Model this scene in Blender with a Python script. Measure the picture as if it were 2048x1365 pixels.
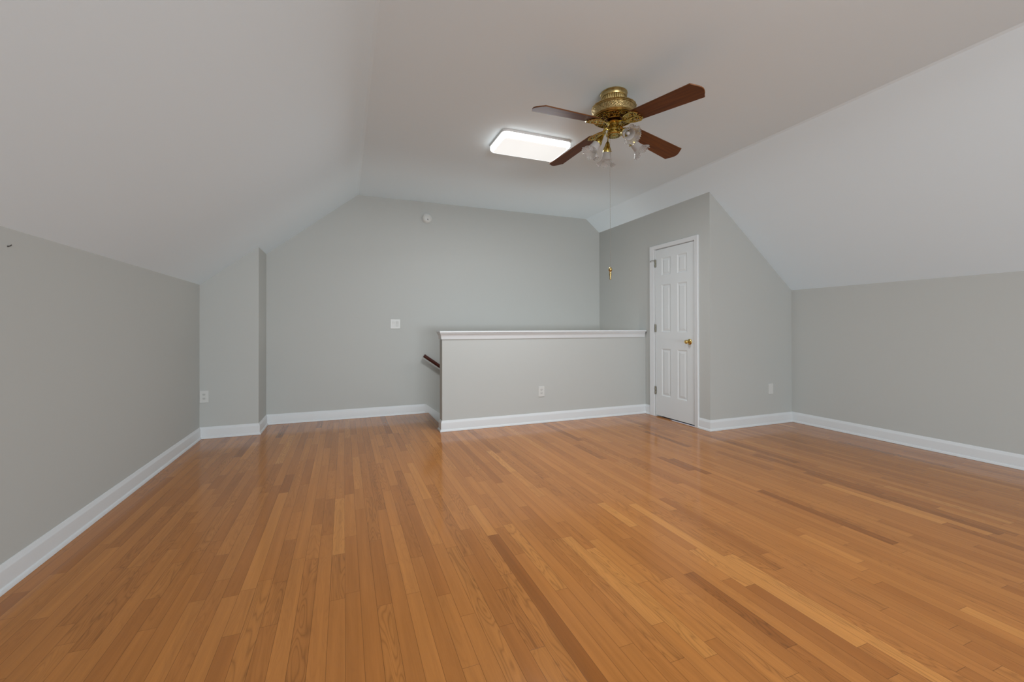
import bpy, math, random
from mathutils import Vector, Matrix

# ------------------------------------------------------------------ scene clear
for o in list(bpy.data.objects):
    bpy.data.objects.remove(o, do_unlink=True)
scene = bpy.context.scene
COL = scene.collection
R = math.radians
PI = math.pi

# ------------------------------------------------------------------ room dimensions (metres)
XL, ZK = -1.306, 1.4968          # left knee wall
XC, XR, H = 0.151, 3.300, 2.6647  # flat ceiling between XC and XR
XRR, ZKR = 4.750, 1.4964         # right knee wall
YB = 5.4146                      # back wall
YS, XS = 4.963, -0.806           # boxed-out stub at the back left
XD = 3.526                       # wall with the door
YE = 3.361                       # end of that wall / right alcove wall
YH, XH, TH = 4.373, 0.942, 0.115  # stair half wall
YR = -4.20                       # gable wall behind the camera
XN = 0.990                       # stair nosing
CAM_H = 1.08

# ------------------------------------------------------------------ camera
yaw, pitch, roll = 0.374917, 0.004334, 0.001681
f_px, cy_px = 853.08, 651.17
cam = bpy.data.cameras.new('camera')
cam.sensor_fit = 'HORIZONTAL'
cam.sensor_width = 36.0
cam.lens = 36.0 * f_px / 2048.0
cam.shift_y = (cy_px - 682.5) / 2048.0
cam.clip_start = 0.02
camo = bpy.data.objects.new('camera', cam)
COL.objects.link(camo)
r0 = Vector((math.cos(yaw), -math.sin(yaw), 0))
f0 = Vector((math.sin(yaw), math.cos(yaw), 0))
up0 = Vector((0, 0, 1))
fw = f0 * math.cos(pitch) + up0 * math.sin(pitch)
u1 = -f0 * math.sin(pitch) + up0 * math.cos(pitch)
rt = r0 * math.cos(roll) - u1 * math.sin(roll)
up = r0 * math.sin(roll) + u1 * math.cos(roll)
M3 = Matrix((rt, up, -fw)).transposed()
camo.matrix_world = Matrix.Translation((0, 0, CAM_H)) @ M3.to_4x4()
scene.camera = camo

# ------------------------------------------------------------------ world, daylight, exposure
w = bpy.data.worlds.new('sky')
scene.world = w
w.use_nodes = True
nt = w.node_tree
nt.nodes.clear()
wo = nt.nodes.new('ShaderNodeOutputWorld')
bg = nt.nodes.new('ShaderNodeBackground')
sk = nt.nodes.new('ShaderNodeTexSky')
sk.sun_elevation = R(35)
sk.sun_disc = False
bg.inputs['Strength'].default_value = 0.15
nt.links.new(sk.outputs['Color'], bg.inputs['Color'])
nt.links.new(bg.outputs[0], wo.inputs[0])

WX0, WX1, WZ0, WZ1 = -0.70, 2.10, 0.30, 1.15      # unseen windows added in the gable wall, shaped low and wide for their light
al = bpy.data.lights.new('window_daylight', 'AREA')
al.shape = 'RECTANGLE'
al.size, al.size_y = WX1 - WX0 - 0.1, WZ1 - WZ0 - 0.1
al.energy = 216
al.color = (0.93, 1.0, 1.06)
alo = bpy.data.objects.new('window_daylight', al)
COL.objects.link(alo)
alo.location = ((WX0 + WX1) / 2, YR + 0.03, (WZ0 + WZ1) / 2)
alo.rotation_euler = (R(90), 0, 0)
LAMP_W = (32.0, 22.0)    # watts of the two ceiling lamps
sl = bpy.data.lights.new('stairwell_fill', 'AREA')   # unseen fill added in the stairwell to lift the far ceiling
sl.size = 0.8
sl.energy = 17
sl.color = (1.0, 0.93, 0.86)
slo = bpy.data.objects.new('stairwell_fill', sl)
COL.objects.link(slo)
slo.location = (3.0, 4.95, -0.95)
slo.rotation_euler = (R(180), 0, 0)
LENS = 0.66              # luminance of its diffuser

scene.view_settings.view_transform = 'Standard'
scene.view_settings.look = 'None'
scene.view_settings.exposure = 0.03
scene.view_settings.gamma = 1.0
scene.view_settings.use_curve_mapping = False

# ------------------------------------------------------------------ materials
def mat(name, color=(0.8, 0.8, 0.8), rough=0.5, metal=0.0, spec=0.5, **kw):
    m = bpy.data.materials.new(name)
    m.use_nodes = True
    b = m.node_tree.nodes['Principled BSDF']
    b.inputs['Base Color'].default_value = (*color, 1)
    b.inputs['Roughness'].default_value = rough
    b.inputs['Metallic'].default_value = metal
    b.inputs['Specular IOR Level'].default_value = spec
    for k, v in kw.items():
        b.inputs[k.replace('_', ' ')].default_value = v
    return m

def nodes(m):
    t = m.node_tree
    return t, t.nodes['Principled BSDF'], (lambda a, b: t.links.new(a, b))

def math_node(t, op, a=None, b=None, c=None):
    n = t.nodes.new('ShaderNodeMath')
    n.operation = op
    for i, v in enumerate((a, b, c)):
        if v is None:
            continue
        if isinstance(v, (int, float)):
            n.inputs[i].default_value = v
        else:
            t.links.new(v, n.inputs[i])
    return n.outputs[0]

def paint(name, color, rough, bump=0.03):
    m = mat(name, color, rough, spec=0.3)
    t, b, L = nodes(m)
    g = t.nodes.new('ShaderNodeNewGeometry')
    n = t.nodes.new('ShaderNodeTexNoise')
    n.inputs['Scale'].default_value = 260
    n.inputs['Detail'].default_value = 3
    L(g.outputs['Position'], n.inputs['Vector'])
    bp = t.nodes.new('ShaderNodeBump')
    bp.inputs['Strength'].default_value = bump
    bp.inputs['Distance'].default_value = 0.002
    L(n.outputs['Fac'], bp.inputs['Height'])
    L(bp.outputs['Normal'], b.inputs['Normal'])
    return m

WALL = paint('wall_paint_grey', (0.455, 0.470, 0.452), 0.65)
CEIL = paint('ceiling_paint_white', (0.710, 0.820, 0.885), 0.8)
TRIM = paint('trim_paint_white', (0.635, 0.660, 0.670), 0.38, 0.01)
DOORP = paint('door_paint_white', (0.630, 0.660, 0.665), 0.42, 0.02)
PLASTIC = mat('white_plastic', (0.575, 0.585, 0.565), 0.35)
PLASTIC2 = mat('grey_white_plastic', (0.52, 0.53, 0.51), 0.40)
SLOT = mat('dark_slot', (0.12, 0.12, 0.11), 0.6)
CLOSET_SHADE = mat('painted_closet_shade', (0.012, 0.010, 0.008), 0.8)
NICKEL = mat('aged_nickel', (0.27, 0.26, 0.21), 0.45, 1.0)
NAILM = mat('dark_steel', (0.07, 0.07, 0.065), 0.5, 0.6)
CHAIN = mat('chain_metal', (0.30, 0.28, 0.25), 0.4, 0.7)
WHITEMETAL = mat('white_enamel', (0.62, 0.62, 0.61), 0.4)

def brass(name, c1, c2, scale, bump, rough=0.28):
    m = mat(name, c1, rough, 1.0)
    t, b, L = nodes(m)
    tc = t.nodes.new('ShaderNodeTexCoord')
    n = t.nodes.new('ShaderNodeTexNoise')
    n.inputs['Scale'].default_value = scale
    n.inputs['Detail'].default_value = 4
    L(tc.outputs['Object'], n.inputs['Vector'])
    cr = t.nodes.new('ShaderNodeValToRGB')
    cr.color_ramp.elements[0].position = 0.38
    cr.color_ramp.elements[0].color = (*c2, 1)
    cr.color_ramp.elements[1].position = 0.58
    cr.color_ramp.elements[1].color = (*c1, 1)
    L(n.outputs['Fac'], cr.inputs[0])
    L(cr.outputs[0], b.inputs['Base Color'])
    bp = t.nodes.new('ShaderNodeBump')
    bp.inputs['Strength'].default_value = bump
    bp.inputs['Distance'].default_value = 0.004
    L(n.outputs['Fac'], bp.inputs['Height'])
    L(bp.outputs['Normal'], b.inputs['Normal'])
    return m

BRASS = brass('polished_brass', (0.52, 0.40, 0.12), (0.42, 0.31, 0.08), 30, 0.05, 0.22)
ANTIQUE = brass('antique_brass', (0.50, 0.38, 0.17), (0.36, 0.26, 0.10), 40, 0.08, 0.36)
RELIEF = brass('embossed_brass', (0.56, 0.43, 0.21), (0.30, 0.22, 0.09), 115, 0.9, 0.36)
PATINA = brass('dark_brass_patina', (0.14, 0.06, 0.03), (0.05, 0.02, 0.012), 60, 0.3, 0.45)
KNOBM = brass('knob_brass', (0.62, 0.45, 0.16), (0.55, 0.38, 0.12), 40, 0.02, 0.2)

def blade_wood():
    m = mat('cherry_blade_wood', (0.10, 0.03, 0.01), 0.56, spec=0.32)
    t, b, L = nodes(m)
    tc = t.nodes.new('ShaderNodeTexCoord')
    mp = t.nodes.new('ShaderNodeMapping')
    mp.inputs['Scale'].default_value = (3.0, 55, 20)
    L(tc.outputs['Object'], mp.inputs['Vector'])
    n = t.nodes.new('ShaderNodeTexNoise')
    n.inputs['Scale'].default_value = 1.0
    n.inputs['Detail'].default_value = 6
    L(mp.outputs[0], n.inputs['Vector'])
    cr = t.nodes.new('ShaderNodeValToRGB')
    cr.color_ramp.elements[0].position = 0.35
    cr.color_ramp.elements[0].color = (0.080, 0.024, 0.003, 1)
    cr.color_ramp.elements[1].position = 0.66
    cr.color_ramp.elements[1].color = (0.140, 0.045, 0.0055, 1)
    L(n.outputs['Fac'], cr.inputs[0])
    L(cr.outputs[0], b.inputs['Base Color'])
    return m
BLADE = blade_wood()

MAHOG = mat('mahogany_rail', (0.055, 0.010, 0.006), 0.25)

def glass(name, rough, tint, diffuse):
    m = mat(name, tint, rough, Transmission_Weight=1.0, IOR=1.45)
    t, b, L = nodes(m)
    d = t.nodes.new('ShaderNodeBsdfDiffuse')
    d.inputs['Color'].default_value = (0.62, 0.60, 0.58, 1)
    tr = t.nodes.new('ShaderNodeBsdfTranslucent')
    tr.inputs['Color'].default_value = (0.62, 0.60, 0.58, 1)
    mx = t.nodes.new('ShaderNodeMixShader')
    mx.inputs[0].default_value = 0.5
    L(d.outputs[0], mx.inputs[1])
    L(tr.outputs[0], mx.inputs[2])
    m2 = t.nodes.new('ShaderNodeMixShader')
    m2.inputs[0].default_value = diffuse
    L(b.outputs[0], m2.inputs[1])
    L(mx.outputs[0], m2.inputs[2])
    L(m2.outputs[0], t.nodes['Material Output'].inputs[0])
    return m
FROST = glass('frosted_glass', 0.40, (0.92, 0.90, 0.88), 0.80)
CLEAR = glass('clear_crimped_glass', 0.06, (0.96, 0.95, 0.94), 0.30)
BULB = mat('white_bulb_glass', (0.50, 0.48, 0.46), 0.15)
PANE = mat('window_glass', (1, 1, 1), 0.0, Transmission_Weight=1.0, IOR=1.45)

LENSM = mat('acrylic_diffuser', (0.74, 0.78, 0.80), 0.3)
_b = LENSM.node_tree.nodes['Principled BSDF']
_b.inputs['Emission Color'].default_value = (0.98, 1.0, 0.98, 1)
_b.inputs['Emission Strength'].default_value = LENS
LENSRIM = mat('acrylic_diffuser_edge', (0.80, 0.80, 0.79), 0.3)     # the tubes sit close to the sides
_b = LENSRIM.node_tree.nodes['Principled BSDF']
_b.inputs['Emission Color'].default_value = (0.98, 1.0, 0.98, 1)
_b.inputs['Emission Strength'].default_value = 3.2

def floor_mat():
    m = mat('oak_strip_floor', (0.4, 0.18, 0.07), 0.2, spec=0.28)
    t, b, L = nodes(m)
    def attr(n):
        a = t.nodes.new('ShaderNodeAttribute')
        a.attribute_name = n
        return a
    uv = attr('grain')           # x: metres across the strip, y: metres along it, z: per-board offset
    rnd = attr('tone').outputs['Fac']
    fig = attr('figure').outputs['Fac']
    edge = attr('edge')          # x: metres from left edge, y: metres from near end, z: board length
    def noise(scale_xyz, scale, detail, rough=0.5, dist=0.0):
        mp = t.nodes.new('ShaderNodeMapping')
        mp.inputs['Scale'].default_value = scale_xyz
        L(uv.outputs['Vector'], mp.inputs['Vector'])
        n = t.nodes.new('ShaderNodeTexNoise')
        n.inputs['Scale'].default_value = scale
        n.inputs['Detail'].default_value = detail
        n.inputs['Roughness'].default_value = rough
        n.inputs['Distortion'].default_value = dist
        L(mp.outputs[0], n.inputs['Vector'])
        return n.outputs['Fac']
    # base tone per board
    cr = t.nodes.new('ShaderNodeValToRGB')
    e = cr.color_ramp.elements
    e[0].position = 0.0
    e[0].color = (0.277, 0.097, 0.0204, 1)
    e[1].position = 1.0
    e[1].color = (0.518, 0.220, 0.0551, 1)
    for pos, c in ((0.10, (0.343, 0.126, 0.0282, 1)), (0.45, (0.404, 0.155, 0.0360, 1)), (0.80, (0.446, 0.177, 0.0420, 1))):
        k = cr.color_ramp.elements.new(pos)
        k.color = c
    L(rnd, cr.inputs[0])
    # fine pores, long soft streaks
    fine = noise((420, 9, 1), 1.0, 4, 0.6)
    soft = noise((50, 1.6, 1), 1.0, 3, 0.5)
    # cathedral figure: contour lines of a stretched noise
    field = noise((22, 2.4, 1), 1.0, 1.5, 0.4, 0.3)
    rings = math_node(t, 'FRACT', math_node(t, 'MULTIPLY', field, 13.0))
    ring = math_node(t, 'POWER', math_node(t, 'ABSOLUTE', math_node(t, 'SUBTRACT', math_node(t, 'MULTIPLY', rings, 2.0), 1.0)), 3.0)
    ringd = math_node(t, 'MULTIPLY', ring, math_node(t, 'MULTIPLY', fig, 0.30))
    v = math_node(t, 'ADD', 0.80, math_node(t, 'MULTIPLY', fine, 0.22))
    v = math_node(t, 'ADD', v, math_node(t, 'MULTIPLY', math_node(t, 'SUBTRACT', soft, 0.5), 0.45))
    v = math_node(t, 'ADD', v, 0.10)
    v = math_node(t, 'SUBTRACT', v, ringd)
    # seams between boards
    sp = t.nodes.new('ShaderNodeSeparateXYZ')
    L(edge.outputs['Vector'], sp.inputs[0])
    dx = math_node(t, 'MINIMUM', sp.outputs[0], math_node(t, 'SUBTRACT', 0.0572, sp.outputs[0]))
    dy = math_node(t, 'MINIMUM', sp.outputs[1], math_node(t, 'SUBTRACT', sp.outputs[2], sp.outputs[1]))
    d = math_node(t, 'MINIMUM', dx, dy)
    mr = t.nodes.new('ShaderNodeMapRange')
    mr.inputs['From Min'].default_value = 0.0003
    mr.inputs['From Max'].default_value = 0.0011
    mr.inputs['To Min'].default_value = 0.45
    mr.inputs['To Max'].default_value = 1.0
    L(d, mr.inputs['Value'])
    v = math_node(t, 'MULTIPLY', v, mr.outputs[0])
    mul = t.nodes.new('ShaderNodeMix')
    mul.data_type = 'RGBA'
    mul.blend_type = 'MULTIPLY'
    mul.inputs[0].default_value = 1.0
    cb = t.nodes.new('ShaderNodeCombineColor')
    L(v, cb.inputs[0]); L(v, cb.inputs[1]); L(v, cb.inputs[2])
    L(cr.outputs[0], mul.inputs[6])
    L(cb.outputs[0], mul.inputs[7])
    L(mul.outputs[2], b.inputs['Base Color'])
    # finish: slightly wavy polyurethane
    ro = math_node(t, 'ADD', 0.085, math_node(t, 'MULTIPLY', fine, 0.08))
    L(ro, b.inputs['Roughness'])
    bp = t.nodes.new('ShaderNodeBump')
    bp.inputs['Strength'].default_value = 0.15
    bp.inputs['Distance'].default_value = 0.0006
    hgt = math_node(t, 'ADD', math_node(t, 'MULTIPLY', mr.outputs[0], 1.2), math_node(t, 'MULTIPLY', soft, 0.8))
    L(hgt, bp.inputs['Height'])
    L(bp.outputs['Normal'], b.inputs['Normal'])
    return m
FLOOR = floor_mat()
TREAD = mat('oak_tread', (0.33, 0.14, 0.05), 0.25)

# ------------------------------------------------------------------ mesh helpers
class MB:
    """collects shapes of one part; build() links them as one mesh object"""
    def __init__(self):
        self.v, self.f, self.m = [], [], []

    def add(self, verts, faces, mi=0):
        o = len(self.v)
        self.v += [tuple(p) for p in verts]
        self.f += [[i + o for i in f] for f in faces]
        self.m += [mi] * len(faces)
        return self

    def box(self, x0, x1, y0, y1, z0, z1, mi=0):
        v = [(x, y, z) for z in (z0, z1) for y in (y0, y1) for x in (x0, x1)]
        return self.add(v, [(0, 2, 3, 1), (4, 5, 7, 6), (0, 1, 5, 4), (2, 6, 7, 3), (0, 4, 6, 2), (1, 3, 7, 5)], mi)

    def prism(self, poly, a0, a1, axis='Y', mi=0):
        """poly in the plane across axis: (x,z) for Y, (y,z) for X, (x,y) for Z"""
        def P(p, a):
            return {'Y': (p[0], a, p[1]), 'X': (a, p[0], p[1]), 'Z': (p[0], p[1], a)}[axis]
        n = len(poly)
        v = [P(p, a0) for p in poly] + [P(p, a1) for p in poly]
        f = [list(range(n)), list(range(2 * n - 1, n - 1, -1))]
        f += [(i, i + n, (i + 1) % n + n, (i + 1) % n) for i in range(n)]
        return self.add(v, f, mi)

    def lathe(self, prof, n=32, mod=None, mi=0, M=None, cap=True, mis=None):
        """prof: (radius, z); mod(theta, k, r, z) -> r, z"""
        v, f, ml = [], [], []
        for k, (r, z) in enumerate(prof):
            for i in range(n):
                th = 2 * PI * i / n
                rr, zz = (r, z) if mod is None else mod(th, k, r, z)
                p = Vector((rr * math.cos(th), rr * math.sin(th), zz))
                v.append(M @ p if M else p)
        for k in range(len(prof) - 1):
            for i in range(n):
                j = (i + 1) % n
                f.append((k * n + i, k * n + j, (k + 1) * n + j, (k + 1) * n + i))
                ml.append(mis[k] if mis else mi)
        if cap:
            if prof[0][0] > 1e-6:
                f.append(list(range(n - 1, -1, -1))); ml.append(mis[0] if mis else mi)
            if prof[-1][0] > 1e-6:
                f.append([(len(prof) - 1) * n + i for i in range(n)]); ml.append(mis[-1] if mis else mi)
        o = len(self.v)
        self.v += [tuple(p) for p in v]
        self.f += [[i + o for i in q] for q in f]
        self.m += ml
        return self

    def tube(self, pts, rad, n=8, mi=0, squash=None):
        pts = [Vector(p) for p in pts]
        m = len(pts)
        if not hasattr(rad, '__len__'):
            rad = [rad] * m
        v, f = [], []
        prev = None
        for k, p in enumerate(pts):
            d = (pts[min(k + 1, m - 1)] - pts[max(k - 1, 0)]).normalized()
            if prev is None:
                a = Vector((0, 0, 1)) if abs(d.z) < 0.9 else Vector((1, 0, 0))
                e1 = (a - d * a.dot(d)).normalized()
            else:
                e1 = (prev - d * prev.dot(d)).normalized()
            prev = e1
            e2 = d.cross(e1)
            for i in range(n):
                t = 2 * PI * i / n
                v.append(p + e1 * math.cos(t) * rad[k] * (squash or 1.0) + e2 * math.sin(t) * rad[k])
        for k in range(m - 1):
            for i in range(n):
                j = (i + 1) % n
                f.append((k * n + i, k * n + j, (k + 1) * n + j, (k + 1) * n + i))
        f.append(list(range(n - 1, -1, -1)))
        f.append([(m - 1) * n + i for i in range(n)])
        return self.add(v, f, mi)

    def ball(self, c, r, n=12, mi=0, sz=1.0):
        prof = [(max(1e-5, r * math.sin(PI * k / 8)), -r * sz * math.cos(PI * k / 8)) for k in range(9)]
        return self.lathe(prof, n, None, mi, Matrix.Translation(c), cap=False)

    def build(self, name, mats, parent=None, loc=(0, 0, 0), smooth=False, bevel=0.0, seg=2, angle=40):
        me = bpy.data.meshes.new(name)
        me.from_pydata(self.v, [], self.f)
        if not isinstance(mats, (list, tuple)):
            mats = [mats]
        for mm in mats:
            me.materials.append(mm)
        for p, mi in zip(me.polygons, self.m):
            p.material_index = mi
        import bmesh
        bm = bmesh.new()
        bm.from_mesh(me)
        bmesh.ops.recalc_face_normals(bm, faces=bm.faces)
        bm.to_mesh(me)
        bm.free()
        o = bpy.data.objects.new(name, me)
        COL.objects.link(o)
        o.location = loc
        if parent is not None:
            o.parent = parent
        if bevel > 0:
            md = o.modifiers.new('bevel', 'BEVEL')
            md.width = bevel
            md.segments = seg
            md.limit_method = 'ANGLE'
            md.angle_limit = R(angle)
        if smooth:
            for p in me.polygons:
                p.use_smooth = True
            try:
                me.set_sharp_from_angle(angle=R(angle))
            except Exception:
                pass
        return o

def tag(o, label, cat, group=None):
    o['label'] = label
    o['category'] = cat
    if group:
        o['group'] = group
    return o

def struct(o):
    o['kind'] = 'structure'
    return o

def empty(name, loc, rot=(0, 0, 0)):
    o = bpy.data.objects.new(name, None)
    COL.objects.link(o)
    o.location = loc
    o.rotation_euler = rot
    o.empty_display_size = 0.05
    return o

def zc(x):
    """height of the ceiling above x"""
    if x < XC:
        return ZK + (H - ZK) * (x - XL) / (XC - XL)
    if x > XR:
        return ZKR + (H - ZKR) * (x - XRR) / (XR - XRR)
    return H

# ------------------------------------------------------------------ floor: 2 1/4 inch oak strips running towards the back wall
def build_floor():
    rng = random.Random(11)
    wd = 0.0572
    verts, faces = [], []
    grain, edge, tone, figure = [], [], [], []
    x = XL - 0.006
    while x < XRR + 0.02:
        x0, x1 = x, min(x + wd, XRR + 0.02)
        yend = YB + 0.02
        if x0 >= XN - 0.5 * wd:
            yend = YH + TH * 0.5
        if x0 >= XD:
            yend = YE + 0.05
        y = YR - rng.uniform(0.0, 1.0)
        while y < yend:
            ln = rng.choice((0.30, 0.38, 0.46, 0.55, 0.65, 0.75, 0.9, 1.05, 1.25)) * rng.uniform(0.9, 1.1)
            y0, y1 = max(y, YR - 0.02), min(y + ln, yend)
            if y1 > y0:
                o = len(verts)
                verts += [(x0, y0, 0), (x1, y0, 0), (x1, y1, 0), (x0, y1, 0)]
                faces.append((o, o + 1, o + 2, o + 3))
                ru, rv, rz = rng.uniform(0, 9), rng.uniform(0, 50), rng.uniform(0, 40)
                for (a, c) in ((x0, y0), (x1, y0), (x1, y1), (x0, y1)):
                    grain.append((a - x0 + ru, c - y + rv, rz))
                    edge.append((a - x0, c - y, ln))
                tone.append(min(1, max(0, rng.gauss(0.47, 0.24))))
                figure.append(rng.choice((0.0, 0.1, 0.25, 0.5, 1.0)))
            y += ln
        x += wd
    me = bpy.data.meshes.new('floor')
    me.from_pydata(verts, [], faces)
    ga = me.attributes.new('grain', 'FLOAT_VECTOR', 'CORNER')
    ea = me.attributes.new('edge', 'FLOAT_VECTOR', 'CORNER')
    ta = me.attributes.new('tone', 'FLOAT', 'FACE')
    fa = me.attributes.new('figure', 'FLOAT', 'FACE')
    ga.data.foreach_set('vector', [c for p in grain for c in p])
    ea.data.foreach_set('vector', [c for p in edge for c in p])
    ta.data.foreach_set('value', tone)
    fa.data.foreach_set('value', figure)
    me.materials.append(FLOOR)
    o = bpy.data.objects.new('floor', me)
    COL.objects.link(o)
    return struct(o)
build_floor()

# ------------------------------------------------------------------ walls
T = 0.12
struct(MB().box(XL - T, XL, YR - T, YS, -0.02, ZK + 0.02).build('wall_left', WALL))
struct(MB().prism([(XL - T, -0.02), (XS, -0.02), (XS, zc(XS) + 0.02), (XL - T, zc(XL - T) + 0.02)], YS, YB + T).build('wall_left_back_stub', WALL, bevel=0.004))
struct(MB().prism([(XS, -2.3), (XD + 0.115, -2.3), (XD + 0.115, -0.02), (XRR + T, -0.02), (XRR + T, zc(XRR + T) + 0.02),
                   (XRR, zc(XRR) + 0.02), (XR, H + 0.02), (XC, H + 0.02), (XS, zc(XS) + 0.02)], YB, YB + T).build('wall_back', WALL))
struct(MB().box(XRR, XRR + T, YR - T, YE, -0.02, ZKR + 0.02).build('wall_right', WALL))
struct(MB().prism([(XD, -0.02), (XRR + T, -0.02), (XRR + T, zc(XRR + T) + 0.02), (XRR, zc(XRR) + 0.02), (XD, zc(XD) + 0.02)], YE, YE + 0.115)
       .build('wall_right_alcove', WALL))
# wall with the closet door (opening DY0..DY1)
DY0, DY1, DZ = 3.567, 4.193, 2.022
wd = MB()
zt0, zt1 = zc(XD) + 0.02, zc(XD + 0.115) + 0.02
def slab(y0, y1, z0):
    wd.prism([(XD, z0), (XD + 0.115, z0), (XD + 0.115, zt1), (XD, zt0)], y0, y1)
slab(YE + 0.115, DY0, -0.02)
slab(DY0, DY1, DZ)
slab(DY1, YB, -0.02)
wd.box(XD, XD + 0.115, YH, YB, -2.3, -0.02)
struct(wd.build('wall_door', WALL))
# closet interior behind the door
struct(MB().box(XD + 0.115, XRR, YE + 0.115, YB, -0.03, -0.004).build('floor_closet', CLOSET_SHADE))  # closet's shade painted in as a near-black floor colour

# gable wall behind the camera with the added window band
wr = MB()
def gable(x0, x1, z0, z1=None):
    if z1 is not None:
        wr.box(x0, x1, YR - T, YR, z0, z1)
    else:
        xs = [x0] + [q for q in (XC, XR) if x0 < q < x1] + [x1]
        wr.prism([(x0, z0), (x1, z0)] + [(q, zc(q) + 0.02) for q in reversed(xs)], YR - T, YR)
gable(XL, WX0, -0.02)
gable(WX1, XRR, -0.02)
gable(WX0, WX1, -0.02, WZ0)
gable(WX0, WX1, WZ1)
struct(wr.build('wall_rear', WALL))
win = struct(empty('window_1', ((WX0 + WX1) / 2, YR, WZ0)))
fr = MB()
hx = (WX1 - WX0) / 2
hz = WZ1 - WZ0
for a, b2 in ((-hx, -hx + 0.05), (hx - 0.05, hx), (-0.04, 0.04)):
    fr.box(a, b2, -0.09, -0.03, 0, hz)
for a, b2 in ((0, 0.05), (hz - 0.05, hz), (hz / 2 - 0.025, hz / 2 + 0.025)):
    fr.box(-hx, hx, -0.085, -0.035, a, b2)
fr.build('window_frame', TRIM, win)
ca = MB()
for a, b2 in ((-hx - 0.07, -hx), (hx, hx + 0.07)):
    ca.box(a, b2, 0, 0.018, -0.07, hz + 0.07)
ca.box(-hx, hx, 0, 0.018, hz, hz + 0.07)
ca.box(-hx - 0.09, hx + 0.09, -0.03, 0.04, -0.025, 0)
ca.build('window_casing', TRIM, win)
MB().box(-hx + 0.03, hx - 0.03, -0.064, -0.058, 0.03, hz - 0.03).build('window_pane', PANE, win)

# ceiling: flat middle and the two roof slopes, edges slightly rounded like taped drywall
def rounded(x, sgn):
    pts = []
    for d in (-0.010, 0.010):
        pts.append((x + d, zc(x + d)))
    return pts
inner = [(XL - T, zc(XL - T))] + rounded(XC, 1) + rounded(XR, -1) + [(XRR + T, zc(XRR + T))]
outer = [(XRR + T, zc(XRR + T) + 0.16), (XR + 0.05, H + 0.14), (XC - 0.05, H + 0.14), (XL - T, zc(XL - T) + 0.16)]
struct(MB().prism(inner + outer, YR - T, YB + T).build('ceiling', CEIL))

# ------------------------------------------------------------------ stair half wall with its moulded cap
struct(MB().box(XH, XD, YH, YH + TH, -2.3, 1.0).build('wall_stair_half', WALL, bevel=0.004))

def sweep(path, prof, name, mats, first=None, last=None, zoff=0.0):
    """mitred moulding: path of (x,y); prof of (out, z) to the right of the path"""
    mb = MB()
    n = len(path)
    rings = []
    for i in range(n):
        def nrm(a, b2):
            d = Vector((b2[0] - a[0], b2[1] - a[1])).normalized()
            return Vector((d.y, -d.x))
        if i == 0:
            nn = nrm(path[0], path[1])
            if first is not None:
                m1 = nrm(first, path[0]); nn = (m1 + nn) / (1 + m1.dot(nn))
        elif i == n - 1:
            nn = nrm(path[-2], path[-1])
            if last is not None:
                m1 = nrm(path[-1], last); nn = (m1 + nn) / (1 + m1.dot(nn))
        else:
            a, b2 = nrm(path[i - 1], path[i]), nrm(path[i], path[i + 1])
            nn = (a + b2) / (1 + a.dot(b2))
        rings.append([(path[i][0] + nn.x * t, path[i][1] + nn.y * t, z + zoff) for t, z in prof])
    k = len(prof)
    v = [p for r_ in rings for p in r_]
    f = []
    for i in range(n - 1):
        for j in range(k):
            j2 = (j + 1) % k
            f.append((i * k + j, i * k + j2, (i + 1) * k + j2, (i + 1) * k + j))
    f.append(list(range(k)))
    f.append(list(range((n - 1) * k + k - 1, (n - 1) * k - 1, -1)))
    mb.add(v, f)
    return mb.build(name, mats, smooth=True, angle=28)

capw = struct(empty('trim_1', ((XH + XD) / 2, YH + TH / 2, 1.0)))
capw['label'] = 'white moulded cap along the top of the half wall'
cp = MB().prism([(XH - 0.030, YH - 0.034), (XD - 0.012, YH - 0.034), (XD - 0.012, YH + TH + 0.034), (XH - 0.030, YH + TH + 0.034)], 1.022, 1.041, 'Z') \
    .build('cap_board', TRIM, bevel=0.005, seg=3)
cp.parent = capw
cp.matrix_parent_inverse = Matrix.Translation(capw.location).inverted()
cove = [(0, 0.955), (0.007, 0.955), (0.009, 0.964), (0.011, 0.980), (0.015, 0.998), (0.019, 1.006), (0.023, 1.011), (0.023, 1.022), (0, 1.022)]
cv = sweep([(XD - 0.002, YH + TH), (XH, YH + TH), (XH, YH), (XD - 0.022, YH)], cove, 'cove_moulding', TRIM)
cv.parent = capw
cv.matrix_parent_inverse = Matrix.Translation(capw.location).inverted()

# ------------------------------------------------------------------ baseboards (ogee top, shoe moulding at the floor)
BASE = [(0, 0.001), (0.023, 0.001), (0.0225, 0.010), (0.019, 0.018), (0.0125, 0.022), (0.0125, 0.086), (0.0115, 0.093),
        (0.0075, 0.099), (0.0065, 0.106), (0.0035, 0.112), (0, 0.113)]
pathA = [(XL, YR), (XL, YS), (XS, YS), (XS, YB), (0.946, YB)]
pathB = [(XH, YH + TH), (XH, YH), (XD, YH), (XD, 4.279)]
pathC = [(XD, 3.509), (XD, YE), (XRR, YE), (XRR, YR), (XL, YR)]
def boards(path, names):
    for i, nm in enumerate(names):
        first = path[i - 1] if i > 0 else None
        last = path[i + 2] if i + 2 < len(path) else None
        struct(sweep([path[i], path[i + 1]], BASE, nm, TRIM, first, last))
boards(pathA, ['baseboard_left', 'baseboard_stub', 'baseboard_stub_side', 'baseboard_back'])
boards(pathB, ['baseboard_half_wall_end', 'baseboard_half_wall', 'baseboard_door_left'])
boards(pathC, ['baseboard_door_right', 'baseboard_alcove', 'baseboard_right', 'baseboard_rear'])

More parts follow.
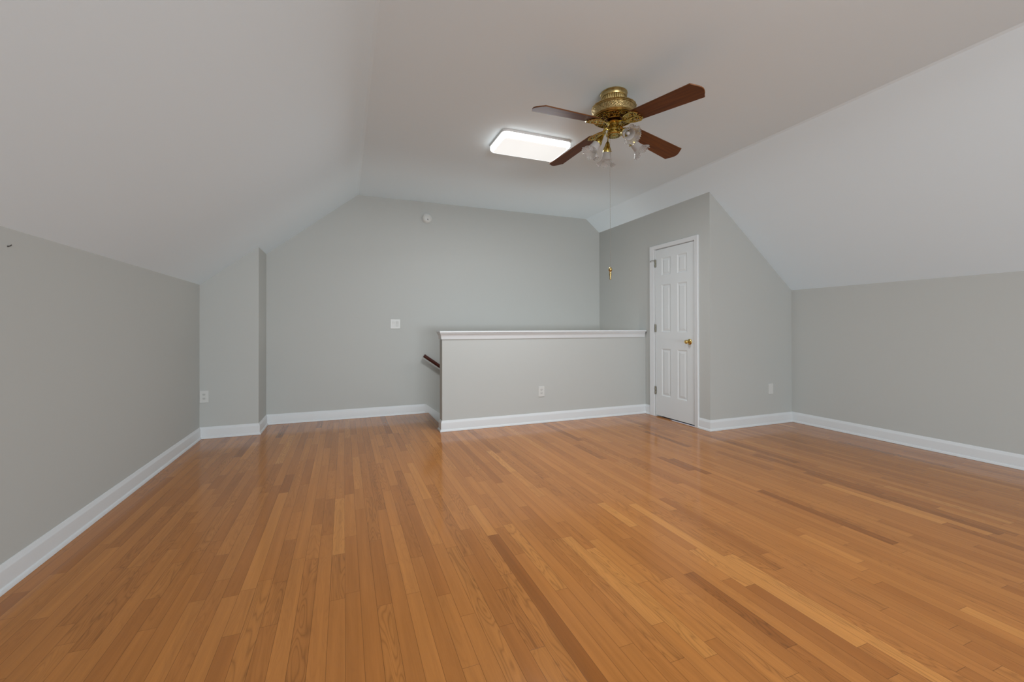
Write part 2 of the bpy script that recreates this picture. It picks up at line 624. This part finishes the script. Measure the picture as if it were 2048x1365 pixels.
# ------------------------------------------------------------------ stairs going down behind the half wall
SL = 0.71
struct(MB().prism([(0.946, 0.113), (0.962, 0.109), (3.52, 0.109 - 0.745 * 2.558), (3.52, -2.25), (XN, -2.25), (XN, -0.03), (0.946, 0.0)], YB - 0.0125, YB)
       .build('trim_2', TRIM))
struct(MB().prism([(XN + 0.01, 0.0), (3.52, -SL * 2.535 + 0.05), (3.52, -2.25), (XN + 0.01, -2.25)], YH + TH, YH + TH + 0.0125).build('trim_3', TRIM))
st = struct(empty('stairs', (XN, YH + TH, 0)))
ys0, ys1 = 0.0125, YB - YH - TH - 0.0125
nos = MB()
prof = [(-0.02, -0.026), (0.012, -0.026)] + [(0.018 + 0.013 * math.cos(a), -0.013 + 0.013 * math.sin(a)) for a in (-1.2, -0.6, 0, 0.6, 1.2)] + [(0.012, 0.0005), (-0.02, 0.0005)]
nos.prism([(p[0] - 0.02, p[1]) for p in prof], 0.0, YB - YH - TH - 0.0125)
nos.build('landing_nosing', TREAD, st)
rise, run = 0.178, 0.251
for k in range(10):
    xk, zk = k * run, -rise * (k + 1)
    MB().box(xk - 0.0, xk + 0.018, ys0, ys1, zk, zk + rise - 0.027).build('riser', TRIM, st)
    MB().box(xk, xk + run + 0.025, ys0, ys1, zk - 0.026, zk).build('tread', TREAD, st, bevel=0.008, seg=3)
struct(MB().box(XH, XD, YH + TH, YB, -2.3, -2.26).build('floor_stairwell', TREAD))

# ------------------------------------------------------------------ closet door
door = struct(empty('door_1', (XD, (DY0 + DY1) / 2, 0)))
door['label'] = 'white six panel closet door with brass knob'
dyc = (DY0 + DY1) / 2
def dloc(o):
    o.parent = door
    o.matrix_parent_inverse = Matrix.Translation(door.location).inverted()
    return o
SY0, SY1, SZ0, SZ1 = 3.571, 4.188, 0.016, 2.012     # the slab
FX = XD + 0.003                                       # its front face
def door_slab():
    mb = MB()
    ys = [SY0, 3.680, 3.829, 3.936, 4.087, SY1]
    zs = [SZ0, 0.258, 0.822, 1.018, 1.584, 1.690, 1.906, SZ1]
    for i in range(len(ys) - 1):
        for j in range(len(zs) - 1):
            y0, y1, z0, z1 = ys[i], ys[i + 1], zs[j], zs[j + 1]
            if i in (1, 3) and j in (1, 3, 5):
                rings = [(0.0, 0.0), (0.007, 0.003), (0.013, 0.0062), (0.020, 0.0065), (0.042, 0.0015)]
                idx = []
                for ins, dep in rings:
                    idx.append([(FX + dep, y0 + ins, z0 + ins), (FX + dep, y1 - ins, z0 + ins), (FX + dep, y1 - ins, z1 - ins), (FX + dep, y0 + ins, z1 - ins)])
                v = [p for r_ in idx for p in r_]
                f = []
                for k in range(len(rings) - 1):
                    for q in range(4):
                        q2 = (q + 1) % 4
                        f.append((k * 4 + q, k * 4 + q2, k * 4 + 4 + q2, k * 4 + 4 + q))
                b0 = (len(rings) - 1) * 4
                f.append((b0, b0 + 1, b0 + 2, b0 + 3))
                mb.add(v, f)
            else:
                mb.add([(FX, y0, z0), (FX, y1, z0), (FX, y1, z1), (FX, y0, z1)], [(0, 1, 2, 3)])
    # edges and back
    bx = FX + 0.035
    v = [(FX, SY0, SZ0), (FX, SY1, SZ0), (FX, SY1, SZ1), (FX, SY0, SZ1), (bx, SY0, SZ0), (bx, SY1, SZ0), (bx, SY1, SZ1), (bx, SY0, SZ1)]
    mb.add(v, [(0, 1, 5, 4), (1, 2, 6, 5), (2, 3, 7, 6), (3, 0, 4, 7), (4, 5, 6, 7)])
    return mb.build('door_slab', DOORP)
dloc(door_slab())
jm = MB()
jm.box(XD - 0.001, XD + 0.115, DY0 - 0.0, SY0 - 0.0035, 0, DZ)
jm.box(XD - 0.001, XD + 0.115, SY1 + 0.0015, DY1, 0, DZ)
jm.box(XD - 0.001, XD + 0.115, DY0, DY1, SZ1 + 0.0045, DZ)
jm.box(XD + 0.040, XD + 0.053, SY0 - 0.003, SY0 + 0.012, 0, DZ)
jm.box(XD + 0.040, XD + 0.053, SY1 - 0.012, SY1 + 0.002, 0, DZ)
jm.box(XD + 0.040, XD + 0.053, SY0, SY1, SZ1 - 0.012, DZ)
dloc(jm.build('door_jamb', TRIM))
# casing: moulded profile mitred round the opening
def casing():
    mb = MB()
    a0, a1, zt = DY0 - 0.003, DY1 + 0.010, DZ - 0.002
    wdt = 0.058
    wdl = 0.075
    prof = [(0.0, 0.0), (0.0, 0.009), (0.006, 0.012), (0.020, 0.0125), (0.030, 0.015), (0.044, 0.018), (0.055, 0.018), (0.058, 0.014), (0.058, 0.0)]
    path = [(a1, 0.0, (1, 0)), (a1, zt, (1, 0.0)), (a0, zt, (-1, 0)), (a0, 0.0, (-1, 0))]
    rings = []
    for (y, z, (sy, _)) in path:
        k = wdl / wdt if sy > 0 else 1.0
        up_ = 1.0 if z > 0 else 0.0
        rings.append([(XD - d, y + sy * t * k, z + up_ * t * 0.80) for t, d in prof])
    n = len(prof)
    v = [p for r_ in rings for p in r_]
    f = []
    for i in range(3):
        for j in range(n):
            j2 = (j + 1) % n
            f.append((i * n + j, i * n + j2, (i + 1) * n + j2, (i + 1) * n + j))
    f.append(list(range(n)))
    f.append(list(range(4 * n - 1, 3 * n - 1, -1)))
    mb.add(v, f)
    return mb.build('door_casing', TRIM, smooth=True, angle=20)
dloc(casing())
for hz_ in (1.852, 1.066, 0.313):
    hb = MB()
    hy = SY1 + 0.0005
    for k in range(5):
        z0 = hz_ - 0.044 + k * 0.0178
        hb.lathe([(0.0068, z0), (0.0072, z0 + 0.001), (0.0072, z0 + 0.0163), (0.0068, z0 + 0.0172)], 14, None, 0, Matrix.Translation((XD - 0.006, hy, 0)))
    hb.lathe([(0.004, hz_ - 0.049), (0.0052, hz_ - 0.046), (0.0045, hz_ - 0.044)], 12, None, 0, Matrix.Translation((XD - 0.006, hy, 0)))
    hb.lathe([(0.0045, hz_ + 0.044), (0.0052, hz_ + 0.047), (0.003, hz_ + 0.050)], 12, None, 0, Matrix.Translation((XD - 0.006, hy, 0)))
    hb.box(XD - 0.003, XD + 0.0008, hy - 0.012, hy + 0.010, hz_ - 0.044, hz_ + 0.044)
    hg = dloc(hb.build('hinge', NICKEL, smooth=True))
    if hz_ > 1.5:
        ds = MB()
        pz = hz_ + 0.034
        ds.lathe([(0.0085, pz - 0.002), (0.0085, pz + 0.002)], 14, None, 0, Matrix.Translation((XD - 0.006, hy, 0)))
        ds.tube([(XD - 0.010, hy + 0.004, pz), (XD - 0.030, hy + 0.024, pz + 0.002), (XD - 0.040, hy + 0.048, pz - 0.003), (XD - 0.026, hy + 0.062, pz - 0.009)], 0.0032, 8)
        ds.lathe([(0.0035, 0), (0.008, 0.002), (0.008, 0.010), (0.005, 0.013)], 12, None, 1,
                 Matrix.Translation((XD - 0.028, hy + 0.060, pz - 0.008)) @ Matrix.Rotation(R(75), 4, 'Y'))
        so = ds.build('door_stop', [NICKEL, PLASTIC], smooth=True)
        so.parent = hg
        so.matrix_parent_inverse = (Matrix.Translation(door.location)).inverted() @ Matrix.Identity(4)
        so.matrix_parent_inverse = Matrix.Identity(4)
        so['label'] = 'hinge pin door stop with white rubber tip'
kn = MB()
MK = Matrix.Translation((FX, 3.641, 0.916)) @ Matrix.Rotation(R(-90), 4, 'Y')
kn.lathe([(0.0315, 0.0), (0.0325, 0.003), (0.030, 0.008), (0.020, 0.011), (0.0125, 0.014), (0.0105, 0.032), (0.0125, 0.037),
          (0.0190, 0.041), (0.0222, 0.048), (0.0224, 0.054), (0.0200, 0.060), (0.0140, 0.0640), (0.0128, 0.0622), (0.0005, 0.0630)], 28, None, 0, MK, cap=False)
ko = dloc(kn.build('door_knob', KNOBM, smooth=True, angle=50))
ko['label'] = 'round brass knob'
dloc(MB().box(XD - 0.0022, XD + 0.02, SY0 - 0.0048, SY0 - 0.002, 0.888, 0.944).build('strike_plate', NICKEL))

# ------------------------------------------------------------------ wall devices
def rrect(w_, h_, r_, n=5):
    pts = []
    for cx_, cz_, a0 in ((w_ / 2 - r_, h_ / 2 - r_, 0), (-w_ / 2 + r_, h_ / 2 - r_, 90), (-w_ / 2 + r_, -h_ / 2 + r_, 180), (w_ / 2 - r_, -h_ / 2 + r_, 270)):
        for k in range(n + 1):
            a = R(a0 + 90 * k / n)
            pts.append((cx_ + r_ * math.cos(a), cz_ + r_ * math.sin(a)))
    return pts

def outlet(x, y, z, label, blank=False):
    e = empty('wall_plate' if blank else 'electrical_outlet', (x, y, z))
    MB().prism(rrect(0.074, 0.117, 0.005), -0.0058, -0.0005).build('cover_plate', PLASTIC, e, bevel=0.0022, seg=3)
    if not blank:
        for s in (-1, 1):
            rec = MB().prism([(0.0165 * math.cos(a) * (1.0), s * 0.0195 + max(-0.0125, min(0.0125, 0.0165 * math.sin(a)))) for a in [2 * PI * k / 28 for k in range(28)]], -0.0075, -0.004)
            ro = rec.build('receptacle', PLASTIC2, e)
            sl = MB()
            sl.box(-0.0078, -0.0054, -0.0079, -0.0070, s * 0.0195 - 0.0015, s * 0.0195 + 0.0070)
            sl.box(0.0052, 0.0076, -0.0079, -0.0070, s * 0.0195 - 0.0005, s * 0.0195 + 0.0065)
            sl.lathe([(0.0027, -0.0079), (0.0027, -0.0070)], 10, None, 0, Matrix.Translation((0, 0, s * 0.0195 - 0.0065)) @ Matrix.Rotation(R(-90), 4, 'X'))
            sl.build('slots', SLOT, ro)
        MB().lathe([(0.0032, 0.0058), (0.0030, 0.0068), (0.0005, 0.0070)], 12, None, 0, Matrix.Rotation(R(90), 4, 'X')).build('screw', PLASTIC2, e)
    else:
        for s in (-1, 1):
            MB().lathe([(0.0032, 0.0055), (0.0030, 0.0066), (0.0005, 0.0068)], 12, None, 0, Matrix.Translation((0, 0, s * 0.042)) @ Matrix.Rotation(R(90), 4, 'X')).build('screw', PLASTIC, e)
    tag(e, label, 'wall plate' if blank else 'electrical outlet')
    return e
outlet(XL + 0.0385, YS, 0.409, 'white electrical outlet in the corner on the left stub wall')
outlet(2.076, YH, 0.353, 'white electrical outlet low on the half wall')
outlet(4.406, YE, 0.392, 'blank white wall plate right of the closet door', True)

sw = empty('light_switch', (0.586, YB, 1.122))
MB().prism(rrect(0.116, 0.116, 0.005), -0.0062, -0.0005).build('cover_plate', PLASTIC, sw, bevel=0.0025, seg=3)
for sx in (-0.0230, 0.0230):
    MB().box(sx - 0.0180, sx + 0.0180, -0.0066, -0.004, -0.0345, 0.0345).build('switch_frame', PLASTIC2, sw)
    v = [(sx - 0.0160, -0.0100, 0.032), (sx + 0.0160, -0.0100, 0.032), (sx + 0.0160, -0.0068, 0), (sx - 0.0160, -0.0068, 0), (sx - 0.0160, -0.0085, -0.032), (sx + 0.0160, -0.0085, -0.032),
         (sx - 0.0160, -0.005, 0.032), (sx + 0.0160, -0.005, 0.032), (sx - 0.0160, -0.005, -0.032), (sx + 0.0160, -0.005, -0.032), (sx - 0.0160, -0.005, 0), (sx + 0.0160, -0.005, 0)]
    MB().add(v, [(0, 1, 2, 3), (3, 2, 5, 4), (0, 6, 7, 1), (4, 5, 9, 8), (0, 3, 10, 6), (3, 4, 8, 10), (1, 7, 11, 2), (2, 11, 9, 5), (6, 10, 11, 7), (10, 8, 9, 11)]) \
        .build('rocker', PLASTIC if sx < 0 else PLASTIC2, sw)
tag(sw, 'white double rocker switch plate on the back wall', 'light switch')

sd = empty('smoke_detector', (0.975, YB, 2.462))
MX = Matrix.Rotation(R(90), 4, 'X')
MB().lathe([(0.066, 0.0005), (0.066, 0.010), (0.062, 0.013)], 40, None, 0, MX).build('base_ring', PLASTIC2, sd, smooth=True)
MB().lathe([(0.058, 0.012), (0.060, 0.016), (0.058, 0.026), (0.050, 0.034), (0.036, 0.039), (0.034, 0.037), (0.020, 0.039), (0.0005, 0.040)], 40, None, 0, MX, cap=False).build('cover', PLASTIC, sd, smooth=True)
MB().lathe([(0.0075, 0.036), (0.0075, 0.0405), (0.0005, 0.041)], 16, None, 0, Matrix.Translation((0.004, 0, -0.022)) @ MX).build('test_button', SLOT, sd, smooth=True)
tag(sd, 'round white smoke detector high on the back wall', 'smoke detector')

nl = MB()
nl.tube([(0.0, 0, 0), (0.006, 0.0, 0.001), (0.009, 0.003, 0.004), (0.010, 0.005, 0.008)], 0.0020, 8)
nl.ball((0.002, 0, 0), 0.003)
no = nl.build('nail', NAILM, loc=(XL, 2.423, 1.421), smooth=True)
tag(no, 'small bent dark nail left in the left wall under the slope', 'nail')

# ------------------------------------------------------------------ handrail on the back wall
hr = empty('handrail', (0.925, YB, 0.728))
ang = math.atan(SL)
RY = -0.068
d_ = Vector((math.cos(ang), 0, -math.sin(ang)))
L_ = 2.9
nrm_ = Vector((math.sin(ang), 0, math.cos(ang)))
rp = [(0.0 + 0.021 * math.cos(a), 0.021 * math.sin(a) * 1.02) for a in [2 * PI * k / 20 for k in range(20)]]
rm = MB()
ring0 = [Vector((0, RY, 0)) + Vector((0, 1, 0)) * p[0] + nrm_ * p[1] for p in rp]
vv = [tuple(p + d_ * 0.0) for p in ring0] + [tuple(p + d_ * L_) for p in ring0]
rm.add(vv, [list(range(20)), list(range(39, 19, -1))] + [(i, i + 20, (i + 1) % 20 + 20, (i + 1) % 20) for i in range(20)])
rm.build('rail', MAHOG, hr, smooth=True, bevel=0.004)
for s in (0.45, 1.45, 2.45):
    c = d_ * s
    br = MB()
    br.tube([(c.x, -0.004, c.z - 0.055), (c.x, -0.045, c.z - 0.058), (c.x, RY, c.z - 0.045), (c.x, RY, c.z - 0.022)], 0.006, 10)
    br.lathe([(0.028, 0.001), (0.027, 0.004), (0.012, 0.007)], 20, None, 0, Matrix.Translation((c.x, 0, c.z - 0.055)) @ MX)
    br.build('bracket', KNOBM, hr, smooth=True)
tag(hr, 'dark mahogany handrail going down the back wall behind the half wall', 'handrail')

# ------------------------------------------------------------------ ceiling lamps (rounded acrylic wrap fixture)
def ceiling_light(x0, x1, y0, y1, watts, label):
    cx_, cy_ = (x0 + x1) / 2, (y0 + y1) / 2
    e = empty('ceiling_light', (cx_, cy_, H))
    w_, h_ = x1 - x0, y1 - y0
    MB().prism(rrect(w_, h_, 0.045, 6), -0.020, -0.0005, 'Z').build('base_tray', WHITEMETAL, e)
    mb = MB()
    layers = [(-0.006, -0.019, 0.045), (-0.004, -0.024, 0.046), (-0.001, -0.042, 0.05), (-0.006, -0.052, 0.048), (-0.015, -0.059, 0.042), (-0.026, -0.063, 0.036), (-0.05, -0.065, 0.028)]
    rings = []
    for g, z, rr in layers:
        rings.append([(p[0], p[1], z) for p in rrect(w_ + 2 * g, h_ + 2 * g, rr, 6)])
    k = len(rings[0])
    v = [p for r_ in rings for p in r_]
    f = [list(range(k)), [(len(rings) - 1) * k + i for i in range(k)]]
    for a in range(len(rings) - 1):
        for i in range(k):
            j = (i + 1) % k
            f.append((a * k + i, a * k + j, (a + 1) * k + j, (a + 1) * k + i))
    mb.add(v, f)
    mb.m[-(len(rings) - 1) * k:-k] = [1] * ((len(rings) - 2) * k)
    lens = mb.build('diffuser', [LENSM, LENSRIM], e, smooth=True, angle=50)
    lens['label'] = 'glowing white acrylic diffuser'
    la = bpy.data.lights.new('lamp', 'AREA')
    la.shape = 'RECTANGLE'
    la.size, la.size_y = w_ - 0.05, h_ - 0.05
    la.energy = watts
    la.color = (0.96, 1.0, 1.04)
    lo = bpy.data.objects.new('lamp', la)
    COL.objects.link(lo)
    lo.parent = e
    lo.location = (0, 0, -0.068)
    tag(e, label, 'ceiling light')
    return e
ceiling_light(1.175, 1.800, 3.165, 3.540, LAMP_W[0], 'lit white rectangular ceiling light between the fan and the back wall')
ceiling_light(1.400, 2.025, 0.80, 1.175, LAMP_W[1], 'lit white rectangular ceiling light nearer to the camera than the fan')

# ------------------------------------------------------------------ ceiling fan
fan = empty('ceiling_fan', (1.700, 2.430, H))
tag(fan, 'brass four blade ceiling fan with cherry blades and tulip glass lights', 'ceiling fan')
# canopy: ring at the ceiling and fluted neck
def flute(th, k, r_, z):
    return (r_ * (1 + 0.06 * abs(math.sin(16 * th))), z) if k in (1, 2, 3, 4) else (r_, z)
cn = MB()
cn.lathe([(0.086, -0.0005), (0.090, -0.004), (0.091, -0.010), (0.087, -0.014), (0.0885, -0.018), (0.088, -0.028), (0.084, -0.036), (0.076, -0.038)], 48)
cn.build('canopy', ANTIQUE, fan, smooth=True, angle=30)
cf = MB()
cf.lathe([(0.078, -0.034), (0.0785, -0.040), (0.077, -0.052), (0.073, -0.068), (0.066, -0.084), (0.062, -0.096)], 192, flute)
cf.build('fluted_neck', ANTIQUE, fan, smooth=True, angle=30)
# motor housing
mh = MB()
mh.lathe([(0.058, -0.094), (0.105, -0.095), (0.130, -0.096), (0.142, -0.098), (0.1485, -0.102), (0.149, -0.107), (0.1445, -0.110)], 96, lambda th, k, r_, z: (r_ * (1 + (0.010 * math.sin(24 * th) if k in (3, 4, 5) else 0)), z), cap=False)
mh.lathe([(0.1445, -0.110), (0.147, -0.112), (0.147, -0.116), (0.143, -0.118)], 64, cap=False)
mh.lathe([(0.143, -0.160), (0.148, -0.162), (0.148, -0.167), (0.144, -0.170), (0.145, -0.173), (0.141, -0.176), (0.136, -0.175)], 64, cap=False)
mh.build('motor_housing', ANTIQUE, fan, smooth=True, angle=35)
# raised scrollwork band, modelled as bosses on the band
bd = MB()
def relief(th, k, r_, z):
    a = math.sin(16 * th) * (1 if k % 2 else -1) + 0.6 * math.sin(40 * th + k * 1.9)
    return (r_ + 0.0016 * a * (1 if 0 < k < 9 else 0), z)
bd.lathe([(0.1425, -0.116 - 0.0046 * k) for k in range(11)], 240, relief, cap=False)
bd.build('embossed_band', RELIEF, fan, smooth=True, angle=60)
# pierced underside: dark bowl, brass scroll filigree over it
ub = MB()
ub.lathe([(0.139, -0.166), (0.136, -0.172), (0.105, -0.179), (0.070, -0.185), (0.036, -0.190)], 48)
ub.build('underside', PATINA, fan, smooth=True)
fg = MB()
def conez(r_):
    return -0.177 - 0.016 * max(0.0, min(1.0, (0.136 - r_) / 0.085))
def scroll(mb, cr, cth, size, turns, flip, rad, zf, n=18):
    pts, rd = [], []
    for k in range(n):
        s = k / (n - 1)
        a = turns * 2 * PI * s * flip
        rr = size * (1 - 0.82 * s)
        r_ = cr + rr * math.cos(a)
        th = cth + rr * math.sin(a) / cr
        pts.append((r_ * math.cos(th), r_ * math.sin(th), zf(r_)))
        rd.append(rad * (1 - 0.35 * s))
    mb.tube(pts, rd, 6)
    return pts
for k in range(16):
    th = 2 * PI * k / 16
    scroll(fg, 0.112, th, 0.0175, 1.35, 1 if k % 2 else -1, 0.0031, conez)
    scroll(fg, 0.086, th + PI / 16, 0.0120, 1.3, -1 if k % 2 else 1, 0.0022, conez)
    fg.tube([(r_ * math.cos(th + PI / 16), r_ * math.sin(th + PI / 16), conez(r_)) for r_ in (0.132, 0.122, 0.112, 0.104)], [0.003, 0.0022, 0.003, 0.0015], 6)
for r_, rad in ((0.131, 0.0032), (0.099, 0.0018), (0.070, 0.0030)):
    fg.tube([(r_ * math.cos(2 * PI * k / 48), r_ * math.sin(2 * PI * k / 48), conez(r_)) for k in range(49)], rad, 6)
fgo = fg.build('filigree', BRASS, fan, smooth=True)
fgo['label'] = 'pierced brass scroll filigree'
# hub and switch housing
hb = MB()
hb.lathe([(0.040, -0.190), (0.048, -0.196), (0.050, -0.204), (0.044, -0.212), (0.036, -0.215), (0.036, -0.224), (0.042, -0.228), (0.043, -0.236)], 40)
hb.build('hub', BRASS, fan, smooth=True, angle=35)
lk = MB()
lk.lathe([(0.040, -0.234), (0.042, -0.238), (0.042, -0.262), (0.047, -0.268), (0.053, -0.276), (0.053, -0.284), (0.048, -0.289), (0.030, -0.291), (0.014, -0.291), (0.012, -0.294), (0.0005, -0.295)], 40,
         lambda th, k, r_, z: (r_ * (1 + 0.02 * math.cos(8 * th) * (1 if k in (1, 2) else 0)), z), cap=False)
lk.build('light_kit_body', BRASS, fan, smooth=True, angle=35)
rs = MB()
for k in range(16):
    th = 2 * PI * k / 16
    rs.box(-0.0012, 0.0012, -0.0055, 0.0055, 0, 0.002)
    M = Matrix.Translation((0.035 * math.cos(th), 0.035 * math.sin(th), -0.2925)) @ Matrix.Rotation(th + PI / 2, 4, 'Z')
    for q in range(8):
        i = len(rs.v) - 8 + q
        rs.v[i] = tuple(M @ Vector(rs.v[i]))
rs.build('pierced_slots', PATINA, fan)

# blades
BL0, BL1, DROOP, PITCHB = 0.185, 0.668, R(6.2), R(-12)
def blade_outline():
    half = []
    def wdt(s):
        return 0.056 + (0.071 - 0.056) * s
    for k in range(8):
        s = k / 7
        half.append((BL0 + (0.600 - BL0) * s, wdt(s)))
    # ogee shoulder then a rounded bow end
    half += [(0.631, 0.0727), (0.6335, 0.0680), (0.6375, 0.0600), (0.6440, 0.0505), (0.6515, 0.0400), (0.6590, 0.0265), (0.6640, 0.0130), (0.6660, 0.0)]
    other = [(x, -y) for x, y in reversed(half[:-1])]
    root = [(BL0 - 0.012, -0.040), (BL0 - 0.018, -0.020), (BL0 - 0.018, 0.020), (BL0 - 0.012, 0.040)]
    return half + other + root
def blade_mesh():
    mb = MB()
    mb.prism(blade_outline(), -0.0035, 0.0035, 'Z')
    return mb
def iron_mesh():
    mb = MB()
    # flat cast arm from the hub out under the blade
    mb.tube([(0.034, 0, 0.004), (0.060, 0, 0.001), (0.090, 0, -0.008), (0.120, 0, -0.011), (0.150, 0, -0.010), (0.185, 0, -0.008)], [0.010, 0.009, 0.010, 0.013, 0.010, 0.006], 10, squash=0.45)
    zf = lambda r_: -0.0085
    for s in (-1, 1):
        def sc(cx_, cy_, size, turns, flip, rad, a0=0.0):
            pts, rd = [], []
            for k in range(20):
                q = k / 19
                a = a0 + turns * 2 * PI * q * flip
                rr = size * (1 - 0.8 * q)
                pts.append((cx_ + rr * math.cos(a), cy_ + rr * math.sin(a), -0.009))
                rd.append(rad * (1 - 0.3 * q))
            mb.tube(pts, rd, 7)
        sc(0.125, s * 0.022, 0.018, 1.5, s, 0.0042, PI)
        sc(0.165, s * 0.030, 0.021, 1.4, -s, 0.0045, PI)
        sc(0.205, s * 0.026, 0.017, 1.4, s, 0.0040, PI)
        sc(0.195, s * 0.046, 0.010, 1.2, -s, 0.0035, PI)
        mb.tube([(0.085, s * 0.004, -0.008), (0.110, s * 0.030, -0.009), (0.145, s * 0.047, -0.009), (0.185, s * 0.054, -0.009), (0.215, s * 0.044, -0.009), (0.226, s * 0.022, -0.009)], [0.003, 0.0045, 0.0045, 0.004, 0.004, 0.003], 7)
        for (bx_, by_) in ((0.213, s * 0.036),):
            mb.ball((bx_, by_, -0.009), 0.006, 10, 0, 0.7)
    mb.tube([(0.180, 0, -0.009), (0.205, 0, -0.010), (0.232, 0, -0.008)], [0.009, 0.007, 0.002], 8, squash=0.5)
    mb.ball((0.150, 0, -0.012), 0.008, 12, 0, 0.6)
    return mb
bproto = None
for k in range(4):
    th = R(11 + 90 * k)
    M = Matrix.Translation((0, 0, -0.206)) @ Matrix.Rotation(th, 4, 'Z') @ Matrix.Rotation(DROOP, 4, 'Y') @ Matrix.Rotation(PITCHB, 4, 'X')
    if bproto is None:
        b_ = blade_mesh().build('blade', BLADE, fan, bevel=0.0015)
        i_ = iron_mesh().build('blade_bracket', BRASS, b_, smooth=True)
        bproto = (b_, i_)
    else:
        b_ = bproto[0].copy()
        COL.objects.link(b_)
        b_.parent = fan
        i_ = bproto[1].copy()
        COL.objects.link(i_)
        i_.parent = b_
    b_.matrix_basis = M
    i_['label'] = 'ornate brass scroll bracket'

# lights: curved arm, brass cup, frosted tulip shade with clear crimped rim, bulb
def shade_mesh():
    mb = MB()
    prof = [(0.0240, 0.000), (0.0262, 0.004), (0.0275, 0.016), (0.0290, 0.032), (0.0320, 0.048), (0.0370, 0.060),
            (0.0440, 0.069), (0.0510, 0.077), (0.0560, 0.086), (0.0600, 0.096)]
    def mod(th, k, r_, z):
        t = max(0.0, (k - 5) / 4.0)
        rip = 0.10 * t * t * math.cos(6 * th) + 0.045 * t * math.cos(30 * th)
        return (r_ * (1 + rip), z + 0.009 * t * t * math.cos(6 * th + PI) + 0.003 * t * math.cos(30 * th))
    th_ = 0.0018
    n = 180
    outer = prof
    inner_ = [(r_ - th_, z + 0.0004) for r_, z in prof]
    mis_o = [0, 0, 0, 0, 0, 1, 1, 1, 1]
    allp = outer + list(reversed(inner_))
    ks = list(range(len(prof))) + list(reversed(range(len(prof))))
    mb.lathe(allp, n, lambda th, k, r_, z: mod(th, ks[k], r_, z), cap=False, mis=mis_o + [1] + list(reversed(mis_o)))
    return mb
def cup_mesh():
    mb = MB()
    mb.lathe([(0.004, -0.062), (0.009, -0.058), (0.014, -0.047), (0.0165, -0.037), (0.0185, -0.030), (0.0235, -0.019), (0.0280, -0.008), (0.0285, 0.003), (0.0280, 0.010), (0.0260, 0.011)], 32)
    for k in range(3):
        a = 2 * PI * k / 3 + 0.4
        mb.tube([(0.026 * math.cos(a), 0.026 * math.sin(a), 0.004), (0.034 * math.cos(a), 0.034 * math.sin(a), 0.004)], 0.0022, 6)
    return mb
def bulb_mesh():
    mb = MB()
    mb.lathe([(0.009, 0.004), (0.010, 0.018), (0.0115, 0.026), (0.0125, 0.034), (0.0115, 0.043), (0.007, 0.049), (0.0004, 0.052)], 20, cap=False)
    return mb
lp = None
# angle, cup top (radius, z), mouth centre (radius, z)
for (deg, (ra, za), (rb, zb)) in ((80, (0.098, -0.285), (0.123, -0.400)), (167, (0.078, -0.292), (0.155, -0.398)),
                                  (270, (0.070, -0.284), (0.190, -0.360)), (346, (0.090, -0.281), (0.196, -0.388))):
    c_, s_ = math.cos(R(deg)), math.sin(R(deg))
    A = Vector((ra * c_, ra * s_, za))
    B = Vector((rb * c_, rb * s_, zb))
    dr = (B - A).normalized()
    q = Vector((0, 0, 1)).rotation_difference(dr).to_matrix().to_4x4()
    P0 = A + dr * 0.062
    if lp is None:
        cu, sh, bu = cup_mesh(), shade_mesh(), bulb_mesh()
    ar = MB()
    ar.tube([(0.040 * c_, 0.040 * s_, -0.250), (0.060 * c_, 0.060 * s_, -0.244), (0.5 * (0.06 + ra) * c_, 0.5 * (0.06 + ra) * s_, -0.252),
             tuple(A * 0.97 + Vector((0, 0, 0.018))), tuple(A + dr * 0.004)], [0.0050, 0.0048, 0.0045, 0.0045, 0.005], 10)
    a_ = ar.build('light_arm', BRASS, fan, smooth=True)
    if lp is None:
        o1 = cu.build('shade_cup', BRASS, a_, smooth=True, angle=35)
        o2 = sh.build('glass_shade', [FROST, CLEAR], a_, smooth=True, angle=80)
        o3 = bu.build('bulb', BULB, a_, smooth=True)
        o2['label'] = 'frosted tulip glass shade with clear crimped rim'
        lp = (o1, o2, o3)
        objs = lp
    else:
        objs = []
        for src in lp:
            o = src.copy()
            COL.objects.link(o)
            o.parent = a_
            objs.append(o)
    for o in objs:
        o.matrix_basis = Matrix.Translation(P0) @ q

# pull chains
def chain(x, y, z0, z1, pull):
    mb = MB()
    mb.tube([(x, y, z0), (x, y, z1)], 0.0009, 6)
    n = int((z0 - z1) / 0.012)
    for k in range(n):
        mb.ball((x, y, z0 - 0.012 * k), 0.0016, 6)
    o = mb.build('pull_chain', CHAIN, fan)
    if pull:
        p = MB()
        p.lathe([(0.0015, 0.0), (0.006, -0.004), (0.0125, -0.012), (0.0135, -0.019), (0.010, -0.027), (0.0055, -0.032), (0.0075, -0.036), (0.0085, -0.050), (0.0060, -0.064),
                 (0.0045, -0.072), (0.0062, -0.078), (0.0050, -0.084), (0.0005, -0.088)], 16, None, 0, Matrix.Translation((x, y, z1)), cap=False)
        po = p.build('pull_knob', ANTIQUE, o, smooth=True, angle=35)
        p2 = MB().tube([(x + 0.001, y, z1 - 0.086), (x + 0.003, y, z1 - 0.105)], 0.001, 5)
    return o
chain(-0.023, 0.012, -0.285, -1.178, True)
chain(-0.052, -0.004, -0.262, -0.325, False)
